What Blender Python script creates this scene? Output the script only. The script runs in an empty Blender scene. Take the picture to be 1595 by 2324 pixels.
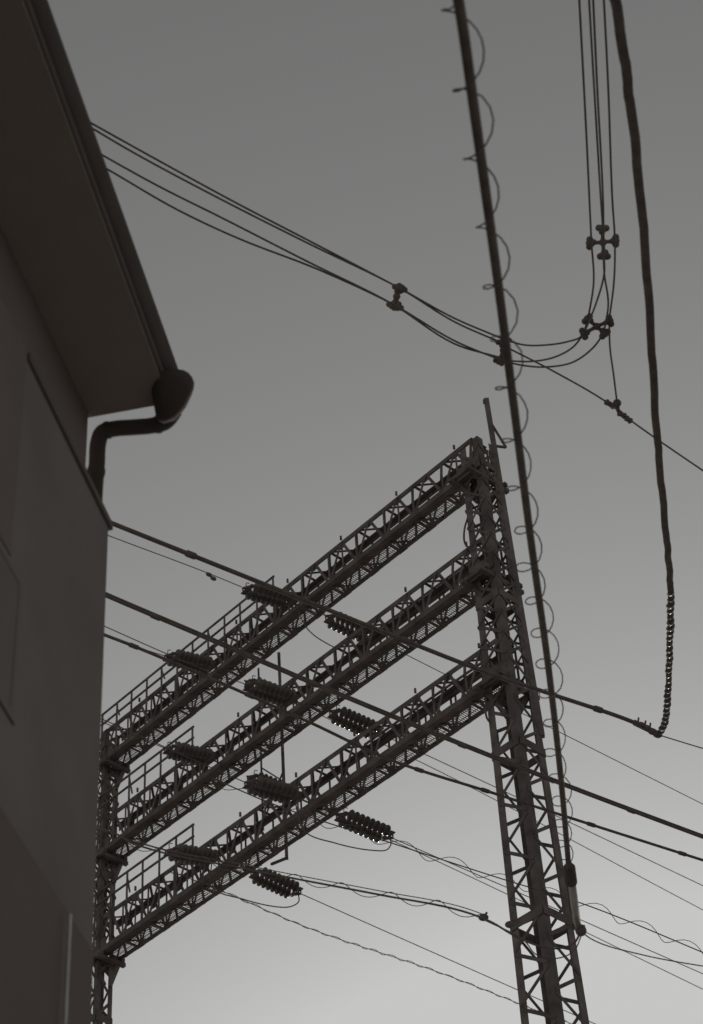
import bpy, math, random
from mathutils import Vector, Matrix
random.seed(7)
scene=bpy.context.scene
EYE=Vector((0,0,1.6))
# ---------------- camera fitted from image vanishing points, rays through image pixels ----------------
FL=4600.;PT=math.radians(42.98);RL=math.radians(4.26)
s_,c_=math.sin(RL),math.cos(RL)
def pixel_ray(u,v):
    a=(u-797.5)/FL;b=(1162-v)/FL
    a0=a*c_+b*s_;b0=-a*s_+b*c_
    return Vector((a0,math.cos(PT)-b0*math.sin(PT),math.sin(PT)+b0*math.cos(PT)))
def at(u,v,t): return EYE+pixel_ray(u,v)*t  # world point from image pixel coordinates and a chosen depth
def path(pts,t0,t1):
    L=[0]
    for i in range(1,len(pts)): L.append(L[-1]+math.dist(pts[i],pts[i-1]))
    return [at(p[0],p[1],1/(1/t0+(1/t1-1/t0)*l/L[-1])) for p,l in zip(pts,L)]
def inplane(u,v,A,w):  # image pixel projected onto a vertical plane through A
    q=pixel_ray(u,v);n=Vector((-w[1],w[0]))
    t=(n[0]*A[0]+n[1]*A[1])/(n[0]*q[0]+n[1]*q[1])
    return EYE+q*t
# ---------------- materials ----------------
def mat(name,col,rough=.7,metal=0.,var=.35,scale=6.,bump=0.0,spec=.3):
    m=bpy.data.materials.new(name);m.use_nodes=True;nt=m.node_tree;N=nt.nodes;b=N['Principled BSDF']
    tc=N.new('ShaderNodeTexCoord');no=N.new('ShaderNodeTexNoise');no.inputs['Scale'].default_value=scale;no.inputs['Detail'].default_value=6
    nt.links.new(tc.outputs['Object'],no.inputs['Vector'])
    r=N.new('ShaderNodeValToRGB');r.color_ramp.elements[0].position=.3;r.color_ramp.elements[1].position=.7
    r.color_ramp.elements[0].color=[x*(1-var) for x in col]+[1];r.color_ramp.elements[1].color=[min(1,x*(1+var)) for x in col]+[1]
    nt.links.new(no.outputs['Fac'],r.inputs['Fac']);nt.links.new(r.outputs['Color'],b.inputs['Base Color'])
    b.inputs['Roughness'].default_value=rough;b.inputs['Metallic'].default_value=metal;b.inputs['Specular IOR Level'].default_value=spec
    if bump:
        bp=N.new('ShaderNodeBump');bp.inputs['Strength'].default_value=bump;bp.inputs['Distance'].default_value=.02
        n2=N.new('ShaderNodeTexNoise');n2.inputs['Scale'].default_value=scale*8;n2.inputs['Detail'].default_value=5
        nt.links.new(tc.outputs['Object'],n2.inputs['Vector']);nt.links.new(n2.outputs['Fac'],bp.inputs['Height']);nt.links.new(bp.outputs['Normal'],b.inputs['Normal'])
    return m
M_steel=mat('weathered_steel',(.235,.205,.187),.9,0,.3,3,spec=.04)
M_steel2=mat('dark_weathered_steel',(.20,.172,.156),.92,0,.3,3,spec=.02)
M_wire=mat('oxidised_wire',(.20,.18,.162),.85,0,.2,5,spec=.05)
M_cable=mat('dark_cable',(.19,.163,.148),.92,0,.2,8,spec=.02)
M_cable2=mat('tarred_cable',(.15,.127,.115),.95,0,.2,8,spec=.0)
M_porc=mat('glazed_porcelain',(.16,.14,.127),.34,0,.2,4,spec=.2)
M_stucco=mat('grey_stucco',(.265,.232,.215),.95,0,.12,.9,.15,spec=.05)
M_dark=mat('dark_lower_wall',(.215,.182,.165),.95,0,.05,1.5,.15,spec=.05)  # lower wall, base colour darker than the upper stucco
M_darkw=mat('shaded_plaster',(.23,.195,.177),.95,0,.05,1.5,.15,spec=.05)  # eave shadow on the wall strip, put into its base colour
M_near=mat('side_plaster',(.245,.21,.193),.95,0,.05,1.5,.15,spec=.05)
M_wood=mat('dark_eaves_paint',(.20,.17,.154),.95,0,.05,3,spec=.05)
M_roof=mat('roof_boards',(.16,.136,.123),.95,0,.06,4,.1,spec=.02)
M_soff=mat('soffit_boards',(.38,.325,.293),.95,0,.04,4,.1,spec=.02)
M_zinc=mat('old_zinc',(.115,.098,.089),.95,.0,.1,3,spec=.02)
M_galv=mat('galvanised_tube',(.55,.54,.52),.35,.5,.15,6)
M_bright=mat('bright_binding_metal',(.42,.42,.41),.48,.7,.5,9)
M_glass=mat('dark_glass',(.24,.208,.19),.6,0,.1,1,spec=.05)
M_ground=mat('ballast_ground',(.27,.255,.235),.95,0,.3,.8,.6)
M_conc=mat('concrete',(.32,.31,.29),.9,0,.15,2,.3)
# ---------------- geometry helper ----------------
class Geo:
    def __init__(s): s.v=[];s.f=[]
    def add(s,vs,fs):
        o=len(s.v);s.v+= [tuple(x) for x in vs];s.f+=[tuple(i+o for i in f) for f in fs]
    def bar(s,p0,p1,w,h,up=None):
        p0=Vector(p0);p1=Vector(p1);d=(p1-p0)
        if d.length<1e-5:return
        d.normalize();up=Vector(up) if up is not None else Vector((0,0,1))
        if abs(d.dot(up.normalized()))>.98: up=Vector((1,0,0)) if abs(d.x)<.9 else Vector((0,1,0))
        x=d.cross(up).normalized()*w/2;y=x.cross(d).normalized()*h/2
        vs=[p+a*x+b*y for p in (p0,p1) for a,b in((-1,-1),(1,-1),(1,1),(-1,1))]
        s.add(vs,[(0,1,2,3),(7,6,5,4),(0,4,5,1),(1,5,6,2),(2,6,7,3),(3,7,4,0)])
    def angle(s,p0,p1,size,th,d1,d2):
        p0=Vector(p0);p1=Vector(p1);d1=Vector(d1).normalized();d2=Vector(d2).normalized()
        prof=[(0,0),(size,0),(size,th),(th,th),(th,size),(0,size)]
        vs=[p+d1*a+d2*b for p in(p0,p1) for a,b in prof]
        fs=[tuple(range(6)),tuple(range(11,5,-1))]+[(i,(i+1)%6,6+(i+1)%6,6+i) for i in range(6)]
        s.add(vs,fs)
    def tube(s,pts,r,n=8,closed=False):
        pts=[Vector(p) for p in pts]
        R=r if isinstance(r,(list,tuple)) else [r]*len(pts)
        prev=None;vs=[]
        for i,p in enumerate(pts):
            t=(pts[min(i+1,len(pts)-1)]-pts[max(i-1,0)]).normalized()
            if prev is None:
                a=Vector((0,0,1)) if abs(t.z)<.9 else Vector((1,0,0));x=t.cross(a).normalized()
            else: x=(prev-t*prev.dot(t)).normalized()
            prev=x;y=t.cross(x)
            for k in range(n):
                an=2*math.pi*k/n;vs.append(p+(x*math.cos(an)+y*math.sin(an))*R[i])
        fs=[(i*n+k,i*n+(k+1)%n,(i+1)*n+(k+1)%n,(i+1)*n+k) for i in range(len(pts)-1) for k in range(n)]
        fs+=[tuple(range(n-1,-1,-1)),tuple((len(pts)-1)*n+k for k in range(n))]
        s.add(vs,fs)
    def ball(s,c,r,sx=1,axis=None,n=10):
        c=Vector(c);ax=Vector(axis).normalized() if axis is not None else Vector((0,0,1))
        pts=[];rr=[]
        for i in range(n+1):
            a=math.pi*i/n;pts.append(c-ax*math.cos(a)*r*sx);rr.append(max(math.sin(a)*r,.0005))
        s.tube(pts,rr,12)
    def tubeprof(s,p,ax,prof,n):
        a=Vector((0,0,1)) if abs(ax.z)<.9 else Vector((1,0,0));x=ax.cross(a).normalized();y=ax.cross(x);vs=[]
        for l,r in prof:
            for k in range(n):
                an=2*math.pi*k/n;vs.append(p+ax*l+(x*math.cos(an)+y*math.sin(an))*r)
        fs=[(i*n+k,i*n+(k+1)%n,(i+1)*n+(k+1)%n,(i+1)*n+k) for i in range(len(prof)-1) for k in range(n)]
        fs+=[tuple(range(n-1,-1,-1)),tuple((len(prof)-1)*n+k for k in range(n))]
        s.add(vs,fs)
    def prism(s,base,top):
        n=len(base);s.add(list(base)+list(top),[tuple(range(n-1,-1,-1)),tuple(range(n,2*n))]+[(i,(i+1)%n,n+(i+1)%n,n+i) for i in range(n)])
    def make(s,name,m,parent=None,label=None,cat=None,group=None,smooth=False):
        me=bpy.data.meshes.new(name);me.from_pydata(s.v,[],s.f);me.update()
        import bmesh
        bm=bmesh.new();bm.from_mesh(me);bmesh.ops.recalc_face_normals(bm,faces=bm.faces);bm.to_mesh(me);bm.free()
        if smooth:
            for p in me.polygons:p.use_smooth=True
        me.materials.append(m);o=bpy.data.objects.new(name,me);scene.collection.objects.link(o)
        tag(o,label,cat,group)
        if parent is not None:o.parent=parent
        return o
def tag(o,label=None,cat=None,group=None):
    if label:o['label']=label
    if cat:o['category']=cat
    if group:o['group']=group
def empty(name,loc,label,cat,group=None):
    o=bpy.data.objects.new(name,None);o.empty_display_size=.3;scene.collection.objects.link(o);tag(o,label,cat,group);return o
def smoothpath(pts,k=8):
    pts=[Vector(p) for p in pts]
    if len(pts)<3:
        return [pts[0].lerp(pts[-1],i/k) for i in range(k+1)]
    out=[];P=[pts[0]*2-pts[1]]+pts+[pts[-1]*2-pts[-2]]
    for i in range(1,len(P)-2):
        a,b,c,d=P[i-1:i+3]
        l=(c-b).length;t1=((c-b)/(max((c-b).length,1e-6))+(b-a)/max((b-a).length,1e-6))/2*l;t2=((d-c)/max((d-c).length,1e-6)+(c-b)/max((c-b).length,1e-6))/2*l
        for j in range(k):
            t=j/k;h=t*t;g=h*t
            out.append((2*g-3*h+1)*b+(g-2*h+t)*t1+(-2*g+3*h)*c+(g-h)*t2)
    out.append(pts[-1]);return out
def helix(pts,rad,pitch,jit=.35,step=10,seed=1,drift=0.,bias=0.):
    rnd=random.Random(seed);pts=[Vector(p) for p in pts]
    out=[];ph=0;prev=None;amp=1;pm=1;ta=1;tp=1;dx=0;tdx=0
    for i in range(len(pts)-1):
        a,b=pts[i],pts[i+1];seg=(b-a).length;n=max(1,int(seg/(pitch/step)))
        t=(b-a).normalized()
        if prev is None: x=t.cross(Vector((0,0,1))).normalized()
        else:x=(prev-t*prev.dot(t)).normalized()
        prev=x;y=t.cross(x)
        for j in range(n):
            p=a.lerp(b,j/n);ph+=2*math.pi*(seg/n)/(pitch*pm)
            if rnd.random()<.12: ta=1+rnd.uniform(-jit,jit);tp=1+rnd.uniform(-jit,jit)*.7;tdx=rnd.uniform(-1,1)*drift+bias
            amp+=(ta-amp)*.15;pm+=(tp-pm)*.15;dx+=(tdx-dx)*.1
            out.append(p+(x*math.cos(ph)+y*math.sin(ph))*rad*amp+Vector((dx,0,0)))
    return out
# ---------------- ground ----------------
g=Geo();g.add([(-900,-900,0),(900,-900,0),(900,900,0),(-900,900,0)],[(0,1,2,3)])
o=g.make('ground',M_ground);o['kind']='structure'
# ---------------- building ----------------
e=Vector((.18,.9837,0)).normalized();nn=Vector((e.y,-e.x,0));C=Vector((-1.645,10,0))
def bw(m,d,z):
    q=C-e*m+nn*d;return Vector((q.x,q.y,z))
bld=empty('house',(0,0,0),'dark grey stucco house with wide eaves and zinc gutter','house')
def block(g,m0,m1,d0,d1,z0,z1):
    g.prism([bw(m0,d0,z0),bw(m1,d0,z0),bw(m1,d1,z0),bw(m0,d1,z0)],[bw(m0,d0,z1),bw(m1,d0,z1),bw(m1,d1,z1),bw(m0,d1,z1)])
LZ=10.97;BZ=7.68
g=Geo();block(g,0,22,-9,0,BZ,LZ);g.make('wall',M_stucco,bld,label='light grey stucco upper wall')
g=Geo();block(g,-.004,22.01,-9.01,.006,0,BZ-.001);g.make('wall',M_dark,bld,label='darker lower wall')
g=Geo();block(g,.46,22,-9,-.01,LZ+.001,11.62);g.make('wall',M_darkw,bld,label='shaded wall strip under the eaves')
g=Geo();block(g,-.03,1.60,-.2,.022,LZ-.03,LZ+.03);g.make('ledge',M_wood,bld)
g=Geo();block(g,1.61,22.02,-.2,.007,9.3,LZ+.02);g.make('near_wall_section',M_near,bld)  # near part of the wall, slightly proud and darker in colour
E1=Vector((-1.119,9.51,0));ed=Vector((.1415,.99,0)).normalized();en=Vector((ed.y,-ed.x,0))
def ew(m,d,z):
    q=E1-ed*m+en*d;return Vector((q.x,q.y,z))
g=Geo()
prof=[(-.72,11.615),(-.12,11.615),(-.05,11.66),(0,11.93),(-4.8,14.6),(-9.5,11.9),(-9.5,11.615)]
g.prism([ew(0,d,z) for d,z in prof],[ew(20,d,z) for d,z in prof]);roof=g.make('roof',M_roof,bld)
g=Geo();prof=[(-.9,11.60),(-.06,11.60),(-.06,11.612),(-.9,11.612)]
g.prism([ew(0.005,d,z) for d,z in prof],[ew(20,d,z) for d,z in prof]);g.make('soffit',M_soff,roof)
g=Geo()
gp=[(-.05+.055*math.cos(a),11.86+.16*math.sin(a)) for a in [math.pi+i*math.pi/12 for i in range(13)]]
g.prism([ew(-.02,d,z) for d,z in gp],[ew(20,d,z) for d,z in gp]);gut=g.make('gutter',M_zinc,bld,smooth=False)
g=Geo()
hp=[(405,838),(417,840),(428,846),(436,856),(441,869),(440,882),(435,897),(428,912),(421,926),(410,940),(396,954),(372,962),(355,955),(351,930),(340,880),(350,840)]
cx_=sum(p[0] for p in hp)/len(hp);cy_=sum(p[1] for p in hp)/len(hp)
rings=[]
for dt,sc in((.10,.72),(.06,.9),(0,1.0),(-.10,.98),(-.18,.85),(-.22,.6)):
    rings.append([at(cx_+(u-cx_)*sc,cy_+(v-cy_)*sc,13.8+dt) for u,v in hp])
nv=len(hp);vs=[p for r_ in rings for p in r_];fs=[(i*nv+k,i*nv+(k+1)%nv,(i+1)*nv+(k+1)%nv,(i+1)*nv+k) for i in range(len(rings)-1) for k in range(nv)]
fs+=[tuple(range(nv)),tuple((len(rings)-1)*nv+k for k in range(nv))];g.add(vs,fs);g.make('gutter_end',M_zinc,bld,smooth=True)
pp=[(398,930),(375,958),(345,966),(300,970),(255,974),(232,982),(223,1005),(220,1050),(216,1100),(212,1180)]
g=Geo();pts=smoothpath([at(u,v,13.85) for u,v in pp],6);R_=[.056]*len(pts)
for i in (9,26,44):
    R_[i]=R_[i+1]=.063
g.tube(pts,R_,14)
g.make('downpipe',M_zinc,bld,smooth=True)
win=empty('window',(0,0,0),None,None);win.parent=bld
def winframe():
    m0,m1,z0,z1=1.42,2.5,8.3,9.25
    g=Geo()
    block(g,m0,m1,-.03,.008,z0,z0+.04);block(g,m0,m1,-.03,.008,z1-.04,z1);block(g,m0,m0+.04,-.03,.008,z0+.04,z1-.04);block(g,m1-.04,m1,-.03,.008,z0+.04,z1-.04)
    g.make('frame',M_glass,win)
    g=Geo();block(g,m0+.04,m1-.04,-.03,.005,z0+.04,z1-.04);g.make('pane',M_glass,win)
    g=Geo();block(g,m0-.03,m1+.05,-.02,.014,z0-.03,z0-.002);g.make('sill',M_glass,win)
winframe()
g=Geo();q=inplane(157,2110,C+nn*.04,e);g.tube([(q.x,q.y,7.62),(q.x,q.y,.3)],.011,10);g.make('conduit',M_galv,bld)
# ---------------- gantry ----------------
R=Vector((2.64,31.68,0));L=Vector((-6.45,40.6,0))
u=(L-R).normalized();n=Vector((-u.y,u.x,0))
if n.y<0:n=-n
SP=(L-R).length
Zs=[31.65,28.95,26.2]
BWID=.52
Z3=Vector((0,0,1))
RISE=0
def bp(s,d,z): 
    q=R+u*s+n*d;return Vector((q.x,q.y,z+RISE*(1-s/SP)))
gt_group='stacked gantry beams'
for bi,zb in enumerate(Zs):
    RISE=(.30,.10,.08)[bi]
    BH=1.05
    top=empty('gantry_beam',(0,0,0),'dark steel lattice beam with walkway railing between two masts','gantry beam',gt_group)
    s0,s1=-.10,SP+.18
    for (d,z,d1,d2) in((0,zb,n,Z3),(BWID,zb,-n,Z3),(0,zb+BH,n,-Z3),(BWID,zb+BH,-n,-Z3)):
        g=Geo();sz=.15 if (d==0 and z==zb) else .12
        g.angle(bp(s0,d,z),bp(s1,d,z),sz,.014,d1,d2)
        if sz==.15: g.bar(bp(s0,-.06,z+.02),bp(s1,-.06,z+.02),.12,.14)
        g.make('chord',M_steel2,top)
    npan=14;ds=(s1-s0)/npan
    for side in('front','rear','bottom','top'):
        g=Geo()
        for i in range(npan):
            a=s0+i*ds;b=a+ds;m=(a+b)/2
            if side in('front','rear'):
                d=-.006 if side=='front' else BWID+.006
                A0,A1=bp(a,d,zb+.04),bp(b,d,zb+.04);B0,B1=bp(a,d,zb+BH-.04),bp(b,d,zb+BH-.04);w=.07
                Bm=bp(m,d,zb+BH-.04)
                g.bar(A0+n*.0,B0+n*.0,w*.8,.01,n)
                g.bar(A0+n*.012,Bm+n*.012,w,.01,n)
                g.bar(A1-n*.012,Bm-n*.012,w,.01,n)
                if side=='front' and i%2==0: g.bar(bp(m,d,zb+.05),Bm,w*.7,.01,n)
                for zz,sg,aa in((zb,1,a),(zb+BH,-1,m)):
                    g.prism([bp(aa-.13,d+.016,zz+sg*.02),bp(aa+.13,d+.016,zz+sg*.02),bp(aa+.08,d+.016,zz+sg*.22),bp(aa-.08,d+.016,zz+sg*.22)],[bp(aa-.13,d+.022,zz+sg*.02),bp(aa+.13,d+.022,zz+sg*.02),bp(aa+.08,d+.022,zz+sg*.22),bp(aa-.08,d+.022,zz+sg*.22)])
            else:
                z=zb-.008 if side=='bottom' else zb+BH+.008
                g.bar(bp(a,0.02,z),bp(a,BWID-.02,z),.07,.01,Z3)
                g.bar(bp(a,.03,z-.011),bp(m,BWID-.03,z-.011),.06,.01,Z3)
                g.bar(bp(m,BWID-.03,z-.011),bp(b,.03,z-.011),.06,.01,Z3)
                if side=='top' and i%2==0: g.bar(bp(m,-.02,z+.02),bp(m,-.02,z+.12),.05,.05)
        g.make('lattice',M_steel2,top)
    g=Geo();k=s0+.3
    while k<s1-.2:
        g.bar(bp(k,.04,zb+.06),bp(k,BWID-.04,zb+.06),.016,.008,Z3);k+=.055
    for d in(.12,.25,.38): g.bar(bp(s0+.3,d,zb+.069),bp(s1-.2,d,zb+.069),.012,.012)
    g.make('walkway_grating',M_steel,top)
    def rail(sa,sb,h,dd,base=0.0,step=.62):
        g=Geo();N=max(2,round((sb-sa)/step))
        for i in range(N+1):
            s=sa+(sb-sa)*i/N;ll=random.uniform(-.02,.02)
            g.bar(bp(s,dd,zb+base),bp(s+ll,dd,zb+h),.045,.045)
            if i%3==1: g.bar(bp(s-.12,dd,zb+BH),bp(s+.0,dd,zb+h-.1),.03,.03)
        for hh in(h,h-.32): g.bar(bp(sa-.05,dd,zb+hh),bp(sb+.05,dd,zb+hh),.04,.04)
        g.make('railing',M_steel2,top)
    if bi==0: rail(SP*.50,SP+.2,1.5,-.10)
    else:
        rail(SP*.735,SP+.2,1.66,-.10)
        rail(SP*.06,SP*.34,1.28,BWID+.04,.6,.9)
    g=Geo()
    for ss in(.0,SP):
        f=1 if ss==0 else .62
        for dd in(-.28*f,.22,.72*f):
            g.bar(bp(ss-.35*f,dd,zb-.10),bp(ss+.35*f,dd,zb-.10),.09,.10)
        g.bar(bp(ss-.25*f,-.42*f,zb-.19),bp(ss-.25*f,.85*f,zb-.19),.10,.09);g.bar(bp(ss+.28*f,-.42*f,zb-.19),bp(ss+.28*f,.85*f,zb-.19),.10,.09)
        g.bar(bp(ss+.28*f,-.1,zb-.2),bp(ss,.1,zb-.75),.07,.07);g.bar(bp(ss-.25*f,.6*f,zb-.2),bp(ss,.4*f,zb-.75),.07,.07)
        g.bar(bp(ss-.3*f,-.04,zb+.2),bp(ss+.35*f,-.04,zb+.2),.02,.34)
    g.make('mounting_bracket',M_steel2,top)
def mast(name,cen,ztop,sA,sB,label,spike=False,lw=.17):
    top=empty(name,(0,0,0),label,'lattice mast','gantry lattice masts')
    def side(z): return sB+(sA-sB)*(1-z/ztop)
    def cor(i,z):
        a,b=[(1,1),(-1,1),(-1,-1),(1,-1)][i];h=side(z)/2
        return Vector((cen.x,cen.y,z))+u*a*h+n*b*h
    for i in range(4):
        a,b=[(1,1),(-1,1),(-1,-1),(1,-1)][i]
        g=Geo();g.angle(cor(i,0),cor(i,ztop),lw,.014,-u*a,-n*b)
        if spike and i==1:
            # this leg carries on upward as a pointed post
            dr=(cor(1,ztop)-cor(1,26)).normalized();pe=cor(1,26)+dr*((34.45-26)/dr.z)
            g.bar(cor(1,25),pe,.12,.11);g.bar(pe-Vector((.08,0,.06)),pe+Vector((.04,0,-.06)),.08,.08)
        g.make('leg',M_steel2 if i in(0,2) else M_steel,top)
    for i in range(4):
        g=Geo();z=.3;k=0;j=(i+1)%4
        on=(cor(i,10)+cor(j,10))/2-Vector((cen.x,cen.y,10));on.normalize()
        while z<ztop-.3:
            h=.54;z2=min(z+h,ztop)
            A,B=(cor(i,z),cor(j,z2)) if k%2==0 else (cor(j,z),cor(i,z2))
            d=(B-A).normalized()
            g.bar(A+d*.05+on*.008,B-d*.05+on*.008,.07,.012,on)
            if z>ztop-6.6:
                A,B=(cor(j,z),cor(i,z2)) if k%2==0 else (cor(i,z),cor(j,z2))
                g.bar(A+on*.022,B+on*.022,.055,.01,on)
            if k%7==3:
                g.bar(cor(i,z)+on*.02,cor(j,z)+on*.02,.18,.012,on) 
            z=z2;k+=1
        g.make('bracing',M_steel2,top)
    g=Geo();g.prism([cor(i,0)+(cor(i,0)-Vector((cen.x,cen.y,0)))*.8-Z3*.2 for i in range(4)],[cor(i,.3)+(cor(i,.3)-Vector((cen.x,cen.y,.3)))*.6 for i in range(4)]);g.make('footing',M_conc,top)
    if spike:
        p0=cor(1,26);dr=(cor(1,ztop)-p0).normalized()
        q=p0+dr*(7.75/dr.z);q2=p0+dr*(7.0/dr.z)+Vector((.26,0,-.1))
        g=Geo();g.bar(q,q2,.045,.045);g.bar(q2,q2+Vector((-.22,0,.06)),.045,.045)
        g.make('small_bracket',M_steel2,top)
        for z0 in(30.2,25.6):
            g=Geo()
            b=Vector((cen.x,cen.y,z0))+Vector((-.42,0,0))
            g.tube(smoothpath([b+Vector((.03,0,.7)),b+Vector((-.08,-.05,.3)),b+Vector((-.10,-.05,-.1)),b+Vector((.05,0,-.35)),b+Vector((.04,0,-.9))],5),.022,7)
            g.make('feeder_tube',M_cable,top)
cR=R+n*.27+Vector((.03,0,0));cL=L+n*.27+u*.12+Vector((-.20,0,0))
mast('lattice_mast',cR,32.95,1.22,.54,'tall dark steel lattice mast tapering upward with pointed corner post',True)
mast('lattice_mast',cL,32.6,.46,.44,'dark steel lattice mast standing behind the house corner',lw=.12)
q=inplane(641,1700,R+n*.72,u);qa=inplane(590,1640,R+n*.72,u)
g=Geo()
for qq,z0,z1,w in((q,26.15,31.9,.07),(qa,27.3,31.9,.045)): g.bar((qq.x,qq.y,z0),(qq.x,qq.y,z1),w,w)
g.bar((q.x,q.y,26.18),(q.x-.36,q.y+.35,26.28),.05,.05);g.bar((q.x,q.y,28.2),(qa.x,qa.y,29.0),.03,.03);g.bar((q.x,q.y,28.5),(qa.x,qa.y,27.5),.03,.03)
g.make('hanger_frame',M_steel2,None,'slim steel hanger frame hung behind the gantry beams','hanger')
# ---------------- insulator strings ----------------
A=inplane(690,1370,R,u);B=inplane(510,1520,R,u);W=Vector((.74,.67,0)).normalized()
def geo_string():
    out=[]
    for off in(-.15,.15):
        g=Geo()
        prof=[(0,.018),(.11,.02)]
        for i in range(8):
            x=.12+i*.128
            prof+=[(x+l,r) for l,r in[(0,.035),(.012,.05),(.03,.125),(.045,.13),(.052,.115),(.058,.055),(.085,.04),(.105,.03)]]
        prof+=[(1.15,.02),(1.2,.018)]
        g.tubeprof(Vector((0,off,0)),Vector((1,0,0)),prof,14)
        out.append(('insulator_discs',g,M_porc,True))
    for x in(.03,1.17):
        g=Geo()
        g.bar((x,-.2,0),(x,.2,0),.10,.025);xe=x-.14 if x<.5 else x+.14
        g.bar((x,-.17,0),(xe,0,0),.03,.03);g.bar((x,.17,0),(xe,0,0),.03,.03);g.tube([(x,0,0),(xe,0,0)],.022)
        out.append(('yoke',g,M_steel2,False))
    for x,sg in((0.05,1),(1.15,-1)):
        g=Geo()
        g.tube(smoothpath([(x,.05,.0),(x,.05,.14),(x+sg*.02,.05,.22),(x+sg*.1,.05,.24)],4),.010,6)
        out.append(('arcing_horn',g,M_steel2,False))
    return out
tmpl=None
STR={'A1f':(A,(560,1337),(662,1366)),'A2f':(A,(565,1556),(665,1588)),'A3f':(A,(565,1778),(672,1808)),
'B1f':(B,(382,1490),(478,1512)),'B2f':(B,(382,1700),(478,1722)),'B3f':(B,(385,1932),(490,1950)),
'A1r':(A,(850,1449),(748,1402)),'A2r':(A,(857,1662),(757,1618)),'A3r':(A,(882,1898),(773,1852)),
'B1r':(B,(662,1592),(566,1550)),'B2r':(B,(665,1806),(570,1766)),'B3r':(B,(674,2025),(578,1982))}
ends={}
for k,(an,p0,p1) in STR.items():
    a=inplane(*p0,an,W);b=inplane(*p1,an,W)
    x=(b-a);Ln=x.length;x.normalize();y=Z3.cross(x).normalized();z=x.cross(y)
    mtx=Matrix.Translation(a)@Matrix((x,y,z)).transposed().to_4x4()@Matrix.Diagonal((Ln/1.2,1,1,1))
    ends[k]=(a,b)
    top=empty('insulator_string',(0,0,0),'double string of glossy dark porcelain discs tied to gantry beam','insulator','tension insulator strings')
    top.matrix_world=mtx
    if tmpl is None:
        tmpl=[]
        for nm,g,m,sm in geo_string():
            tmpl.append(g.make(nm,m,top,smooth=sm))
    else:
        for t in tmpl:
            o=t.copy();o.parent=top;scene.collection.objects.link(o)
def wire(name,pts,r,m=M_wire,label='thin dark overhead wire',cat='wire',group=None,k=8,n=7):
    g=Geo();g.tube(smoothpath(pts,k),r,n);return g.make(name,m,None,label,cat,group,smooth=True)
gi='gantry line conductors'
lab='thin taut line conductor leaving a gantry insulator string'
def VP(an,pts): return [inplane(*p,an,W) for p in pts]
CON={'A1f':[(180,1190),(250,1217),(470,1300),(548,1332)],'A2f':[(180,1395),(250,1427),(470,1522),(555,1552)],'A3f':[(180,1610),(250,1640),(470,1738),(553,1774)],
'B1f':[(180,1418),(300,1465),(372,1488)],'B2f':[(180,1615),(300,1668),(372,1697)],'B3f':[(180,1855),(300,1908),(375,1930)],
'A1r':[(857,1453),(1100,1576),(1595,1825),(1800,1928)],'A2r':[(863,1665),(1100,1775),(1595,2010),(1800,2107)],'A3r':[(888,1901),(1180,2027),(1595,2210),(1800,2300)],
'B1r':[(670,1596),(1000,1752),(1595,2065),(1800,2172)],'B2r':[(672,1810),(1000,1958),(1595,2245),(1800,2345)],'B3r':[(682,2028),(1210,2262),(1800,2520)]}
for k,v in CON.items():
    wire('line_conductor',VP(STR[k][0],v),.011,M_wire,lab,'wire',gi)
for k,(a,b) in ends.items():
    g=Geo();d=(b-R).dot(n)
    tgt=b-n*(d-(-.05 if k[2]=='f' else BWID+.05))
    g.tube([b,tgt],.02,6);g.make('tie_rod',M_steel2,None,'short steel tie rod between insulator string and beam','tie rod','insulator tie rods')
jl='slack jumper loop hanging under the beam'
wire('jumper_loop',VP(A,[(885,1900),(887,1915),(878,1928),(850,1930),(760,1913),(690,1885),(668,1815)]),.014,label=jl,group='jumper loops')
wire('jumper_loop',VP(B,[(677,2028),(678,2045),(660,2057),(630,2058),(550,2040),(480,2013),(480,1960)]),.014,label=jl,group='jumper loops')
wire('jumper_loop',VP(A,[(852,1452),(847,1485),(820,1492),(760,1470),(700,1430),(668,1370)]),.014,label=jl,group='jumper loops')
g=Geo();pts=smoothpath(VP(B,[(380,1975),(470,2008),(700,2106),(1000,2208),(1210,2290),(1500,2400)]),6)
g.tube(pts,.008,6);w=g.make('twisted_wire',M_wire,None,'thin wire with a second strand twisted round it','wire')
g=Geo();g.tube(helix(pts,.025,.6,.3,9,3),.008,5);g.make('spiral_strand',M_wire,w)
g=Geo();q=inplane(474,1304,A,W);q2=inplane(484,1309,A,W)
g.ball(q,.05,1.6,W);g.ball(q2+Vector((0,0,-.05)),.05,1.6,W);g.tube([q,q2+Vector((0,0,-.05))],.02);g.make('vibration_damper',M_steel2,None,'small dark vibration damper clamped on thin conductor','damper')
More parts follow.
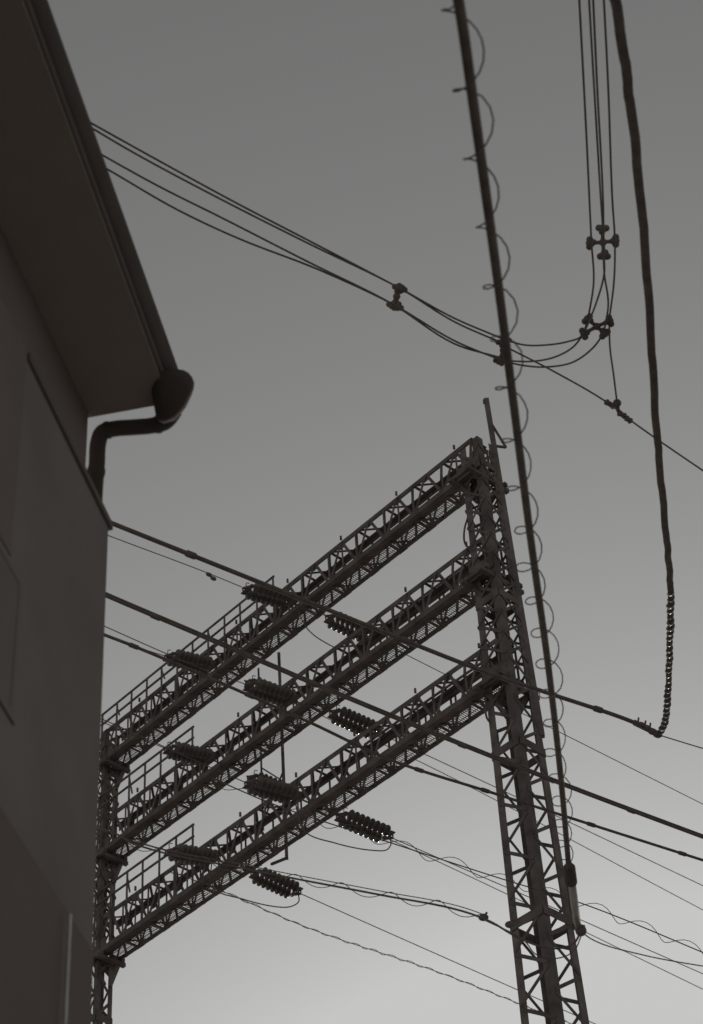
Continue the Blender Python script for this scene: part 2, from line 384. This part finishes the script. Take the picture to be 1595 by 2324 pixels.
# ---------------- nearer cables ----------------
def radii(pts,r,step,rr=1.5,seed=2):
    rnd=random.Random(seed);acc=0;nx=step*.5;out=[];P=[]
    for i in range(len(pts)):
        if i: acc+=(pts[i]-pts[i-1]).length
        P.append(pts[i]);out.append(r)
        if i<len(pts)-1 and acc>nx:
            d=(pts[i+1]-pts[i]).normalized()
            for o_,q_ in((.02,r*rr),(.12,r*rr),(.14,r)):
                P.append(pts[i]+d*o_);out.append(q_)
            nx=acc+step*rnd.uniform(.7,1.3)
    return P,out
def heavy(name,pix,t0,t1,r,label,k=8,clamps=None,m=M_cable,wob=0,twin=0,group='heavy feeder cables'):
    pts=smoothpath(path(pix,t0,t1),k)
    if wob:
        rnd=random.Random(5);pts=[p+Vector((math.sin(i*.9)*wob+rnd.uniform(-wob,wob)*.5,0,0)) for i,p in enumerate(pts)]
    g=Geo()
    if clamps:
        P,Rr=radii(pts,r,clamps);g.tube(P,Rr,10)
    else: g.tube(pts,r,10)
    o=g.make(name,m,None,label,'cable',group,smooth=True)
    if twin:
        g=Geo();g.tube([p+Vector((0,0,twin)) for p in pts],r*.8,8);g.make('companion_strand',m,o,smooth=True)
    return o,pts
heavy('feeder_cable',[(180,1158),(255,1188),(580,1318),(840,1422),(1110,1528),(1250,1575),(1440,1640),(1495,1666)],21.4,25,.026,'thick dark feeder cable spanning from house to cable joint',clamps=2.2)
heavy('feeder_cable',[(180,1325),(240,1352),(440,1437),(700,1548),(1000,1672),(1300,1790),(1620,1910)],22.3,26.8,.020,'thick dark feeder cable spanning past the gantry',clamps=1.6,twin=.035)
heavy('feeder_cable',[(180,1418),(235,1440),(300,1465),(700,1638),(880,1722),(1120,1800),(1400,1890),(1620,1960)],22.9,27.1,.019,'thick dark feeder cable spanning past the gantry',clamps=1.2)
rc=[(1385,-60),(1396,0),(1432,250),(1470,650),(1490,980),(1513,1230),(1521,1330),(1519,1480),(1514,1590),(1508,1640),(1495,1668)]
c,pts=heavy('suspension_cable',rc,12.3,25,.034,'thick rough dark cable hanging down to a cable joint',k=14,wob=.004,group=None,m=M_cable2)
g=Geo();g.tube(helix(pts[-56:],.033,.17,.25,14,5),.009,7)
g.make('binding_wire',M_bright,c,smooth=True)
g=Geo()
for (uu,vv,rr) in((1455,1645,.04),(1468,1652,.04),(1480,1660,.045),(1492,1666,.05)):
    g.ball(at(uu,vv,24.9),rr,1.3,(1,.5,0))
g.bar(at(1438,1639,24.9),at(1498,1668,25),.045,.06)
for uu,vv in((1447,1638),(1463,1645),(1474,1650)): g.tube([at(uu,vv+6,24.9),at(uu+2,vv-10,24.9)],.012)
g.make('cable_joint',M_steel2,None,'knobbly bolted steel joint where two cables meet','cable joint')
wire('thin_wire',path([(1495,1668),(1560,1688),(1640,1712)],25,26),.008)
pl=[(1026,-70),(1040,0),(1076,250),(1127,620),(1167,930),(1201,1200),(1245,1520),(1272,1760),(1291,1975)]
c,pp_=heavy('inclined_cable',pl,9.6,20.5,.0275,'long straight dark cable with thin wire coiled round it',k=10,group=None)
g=Geo();g.tube(helix(pp_,.088,.60,.22,16,41,.03,-.02),.0052,6);g.make('coiled_wire',M_wire,c,smooth=True)
g=Geo();a=at(1291,1965,20.45);b=at(1296,2003,20.6);d=(b-a).normalized();g.tubeprof(a,d,[(-.05,.03),(0,.045),(.02,.062),((b-a).length,.062),((b-a).length+.02,.045)],14);fit=g.make('end_fitting',M_cable2,None,'dark cap and pale insulating rod ending the cable','end fitting',smooth=False)
g=Geo();c0=at(1297,2005,20.62);c1=at(1310,2102,21);g.tube([c0,c1],.042,14);g.make('insulating_rod',M_galv,fit,smooth=True)
g=Geo();g.tube([c0+Vector((-.05,0,0)),c1+Vector((-.05,0,0))],.012,8);g.make('guide_rod',M_steel,fit)
g=Geo();g.bar(at(1296,2100,21),at(1326,2108,21),.05,.06);g.ball(at(1318,2112,21),.06);g.make('clamp',M_steel2,fit)
c,pt=heavy('messenger_cable',[(180,1870),(265,1893),(300,1913),(570,1974),(870,2032),(1040,2065),(1110,2090),(1180,2130),(1250,2152),(1300,2142),(1320,2110)],24.8,21,.0115,'slack messenger cable curving up to the end fitting',group=None,k=10)
half=pt[20:60]
g=Geo();g.tube(helix(half,.055,.62,.15,14,4),.0048,5);g.make('coiled_wire',M_wire,c,smooth=True)
g=Geo();g.tube([p+Vector((0,0,.05)) for i,p in enumerate(half)],.006,5);g.make('loose_wire',M_wire,c,smooth=True)
wire('slack_wire',path([(1100,2088),(1190,2135),(1215,2165),(1260,2175),(1300,2160),(1322,2115)],21.9,21),.007,label='slack thin wire looping up to the end fitting')
wire('slack_wire',path([(1312,2105),(1340,2130),(1450,2165),(1640,2200)],21,23),.007,label='slack thin wire trailing from the end fitting')
c,pt=heavy('messenger_cable',[(480,1765),(620,1825),(885,1912),(1150,1998),(1320,2050),(1640,2180)],31,33,.010,'thin messenger cable with a loose wire wound round it',group=None,k=16)
g=Geo();g.tube(helix(pt,.085,.85,.15,14,9),.0062,5);g.make('coiled_wire',M_wire,c,smooth=True)
for uu,vv in((1097,2082),(1157,2098)):
    g=Geo();g.ball(at(uu,vv,22),.04,1.4,(1,0,0));g.tube([at(uu,vv,22),at(uu+8,vv-12,22)],.012);g.make('wire_clamp',M_steel2,None,'small dark clamp gripping a thin wire','wire clamp','wire clamps')
# ---------------- wire bundle and spacers ----------------
bg='spaced wire bundle';bl='thin dark wire running through bundle spacers'
V={
'v1':([(1311,-60),(1330,300),(1342,552),(1347,640),(1334,725)],15.8,20),
'v2':([(1333,-60),(1348,200),(1363,450),(1368,522)],15.8,19),
'v3':([(1343,-60),(1355,200),(1368,450),(1370,578),(1371,620),(1352,690),(1325,757)],15.8,20),
'v4':([(1367,-60),(1380,200),(1389,450),(1395,547),(1393,640),(1382,727)],15.8,20),
'v5':([(1368,522),(1371,620),(1380,690),(1370,757)],19,20),
'cA':([(1334,725),(1318,764),(1290,775),(1240,783),(1190,783),(1143,770)],20,20.4),
'cB':([(1370,757),(1345,790),(1300,822),(1240,833),(1190,830),(1143,820)],20,20.4),
'cC':([(1325,757),(1300,788),(1260,810),(1210,820),(1136,818)],20,20.4),
'drop':([(1382,727),(1384,790),(1392,850),(1400,915)],20,21),
'l1':([(1143,770),(1030,722),(908,655),(700,546),(540,463),(360,365),(150,248)],20.4,18),
'l2':([(1138,778),(1030,730),(908,655),(700,553),(500,452),(300,345),(150,256)],20.4,18),
'l3':([(1143,820),(1030,773),(890,690),(720,611),(540,541),(400,475),(250,388),(150,330)],20.4,18.3),
'l4':([(1136,812),(1030,780),(890,690),(700,595),(500,493),(360,423),(237,355),(150,305)],20.4,18.2),
'tail':([(1143,785),(1260,845),(1380,915),(1425,950),(1640,1099)],20.4,21.9)}
for k,(px,t0,t1) in V.items():
    wire('bundle_wire',path(px,t0,t1),.0098,M_wire,bl,'wire',bg)
def spacer(cen,knobs,t,kr=.045):
    g=Geo();c=at(*cen,t)
    K=[at(*k,t) for k in knobs]
    g.ball(c,.038,.8,pixel_ray(*cen))
    for q in K:
        d=(q-c).normalized();Ln=(q-c).length
        g.tubeprof(c,d,[(0,.024),(Ln*.45,.018),(Ln*.7,.022),(Ln*.9,.03)],10)
    top=g.make('bundle_spacer',M_steel2,None,'dark cast spacer holding wires apart with four clamps','wire spacer','bundle spacers',smooth=True)
    for i,q in enumerate(K):
        g=Geo();d=(q-c).normalized();v_=pixel_ray(*cen).normalized();ax=d.cross(v_).normalized()
        g.ball(q,kr*.85,.9,ax);g.ball(q+d*.012+ax*.034,kr*.62,1,v_);g.ball(q+d*.006-ax*.034,kr*.62,1,v_);g.ball(q-d*.03+ax*.01*(i-1),kr*.5,1,v_)
        g.make('clamp',M_steel2,top,smooth=True)
spacer((1368,550),[(1340,552),(1395,547),(1367,520),(1370,580)],19.05,.054)
spacer((1354,741),[(1334,725),(1382,729),(1326,757),(1371,757)],20,.054)
spacer((900,673),[(911,655),(890,693),(903,655),(902,697)],20.2,.05)
spacer((1142,795),[(1148,772),(1132,820),(1138,778),(1145,818)],20.4,.045)
for (x0,y0,x1,y1) in((1372,910,1396,925),(1402,936,1420,946),(1420,948,1432,957)):
    g=Geo();a=at(x0,y0,21.0);b=at(x1,y1,21.05);d=(b-a).normalized();Ln=(b-a).length
    g.tubeprof(a,d,[(0,.012),(Ln*.15,.035),(Ln*.4,.028),(Ln*.6,.028),(Ln*.85,.035),(Ln,.012)],10)
    g.make('strain_clamp',M_steel2,None,'small dark strain clamp joining overhead wires','strain clamp','strain clamps',smooth=True)
g=Geo();g.ball(at(1400,915,21),.045);g.tube([at(1400,915,21),at(1403,935,21)],.02);g.ball(at(1392,920,21),.03);g.make('strain_clamp',M_steel2,None,'small dark strain clamp joining overhead wires','strain clamp','strain clamps',smooth=True)
# ---------------- light ----------------
SE=math.radians(14);SR=math.radians(8)
w=bpy.data.worlds.new('World');scene.world=w;w.use_nodes=True;nt=w.node_tree;N=nt.nodes;bgN=N['Background']
sky=N.new('ShaderNodeTexSky');sky.sky_type='NISHITA';sky.sun_disc=False;sky.sun_elevation=SE;sky.sun_rotation=SR;sky.dust_density=1.5;sky.air_density=1.0
bwN=N.new('ShaderNodeRGBToBW');nt.links.new(sky.outputs[0],bwN.inputs[0])
def mth(op,a,b):
    m=N.new('ShaderNodeMath');m.operation=op
    nt.links.new(a,m.inputs[0]);m.inputs[1].default_value=b;return m.outputs[0]
v=mth('MULTIPLY',bwN.outputs[0],.1)
v=mth('POWER',v,.77);v=mth('MULTIPLY',v,6.6);v=mth('MINIMUM',v,5.6)
cmb=N.new('ShaderNodeVectorMath');cmb.operation='SCALE';cmb.inputs[0].default_value=(1.0,1.0,.99);nt.links.new(v,cmb.inputs['Scale'])
nt.links.new(cmb.outputs[0],bgN.inputs['Color']);bgN.inputs['Strength'].default_value=.1
sl=bpy.data.lights.new('sun','SUN');sl.energy=2.0;sl.angle=math.radians(.5);sl.color=(1,.96,.9)
so=bpy.data.objects.new('sun',sl);scene.collection.objects.link(so)
sd=Vector((math.sin(SR)*math.cos(SE),math.cos(SR)*math.cos(SE),math.sin(SE)))
so.rotation_euler=sd.to_track_quat('Z','Y').to_euler()
# ---------------- camera ----------------
cd=bpy.data.cameras.new('camera');co=bpy.data.objects.new('camera',cd);scene.collection.objects.link(co);scene.camera=co
R0=Vector((1,0,0));F=Vector((0,math.cos(PT),math.sin(PT)));U0=Vector((0,-math.sin(PT),math.cos(PT)))
X=R0*c_-U0*s_;Y=R0*s_+U0*c_
co.matrix_world=Matrix.Translation(EYE)@Matrix((X,Y,-F)).transposed().to_4x4()
cd.sensor_fit='VERTICAL';cd.sensor_height=36;cd.sensor_width=24.7;cd.lens=36*FL/2323.3
cd.clip_end=5000;cd.dof.use_dof=True;cd.dof.focus_distance=31;cd.dof.aperture_fstop=2.6
scene.view_settings.view_transform='Standard'
try: scene.view_settings.look='None'
except: pass
scene.view_settings.exposure=0
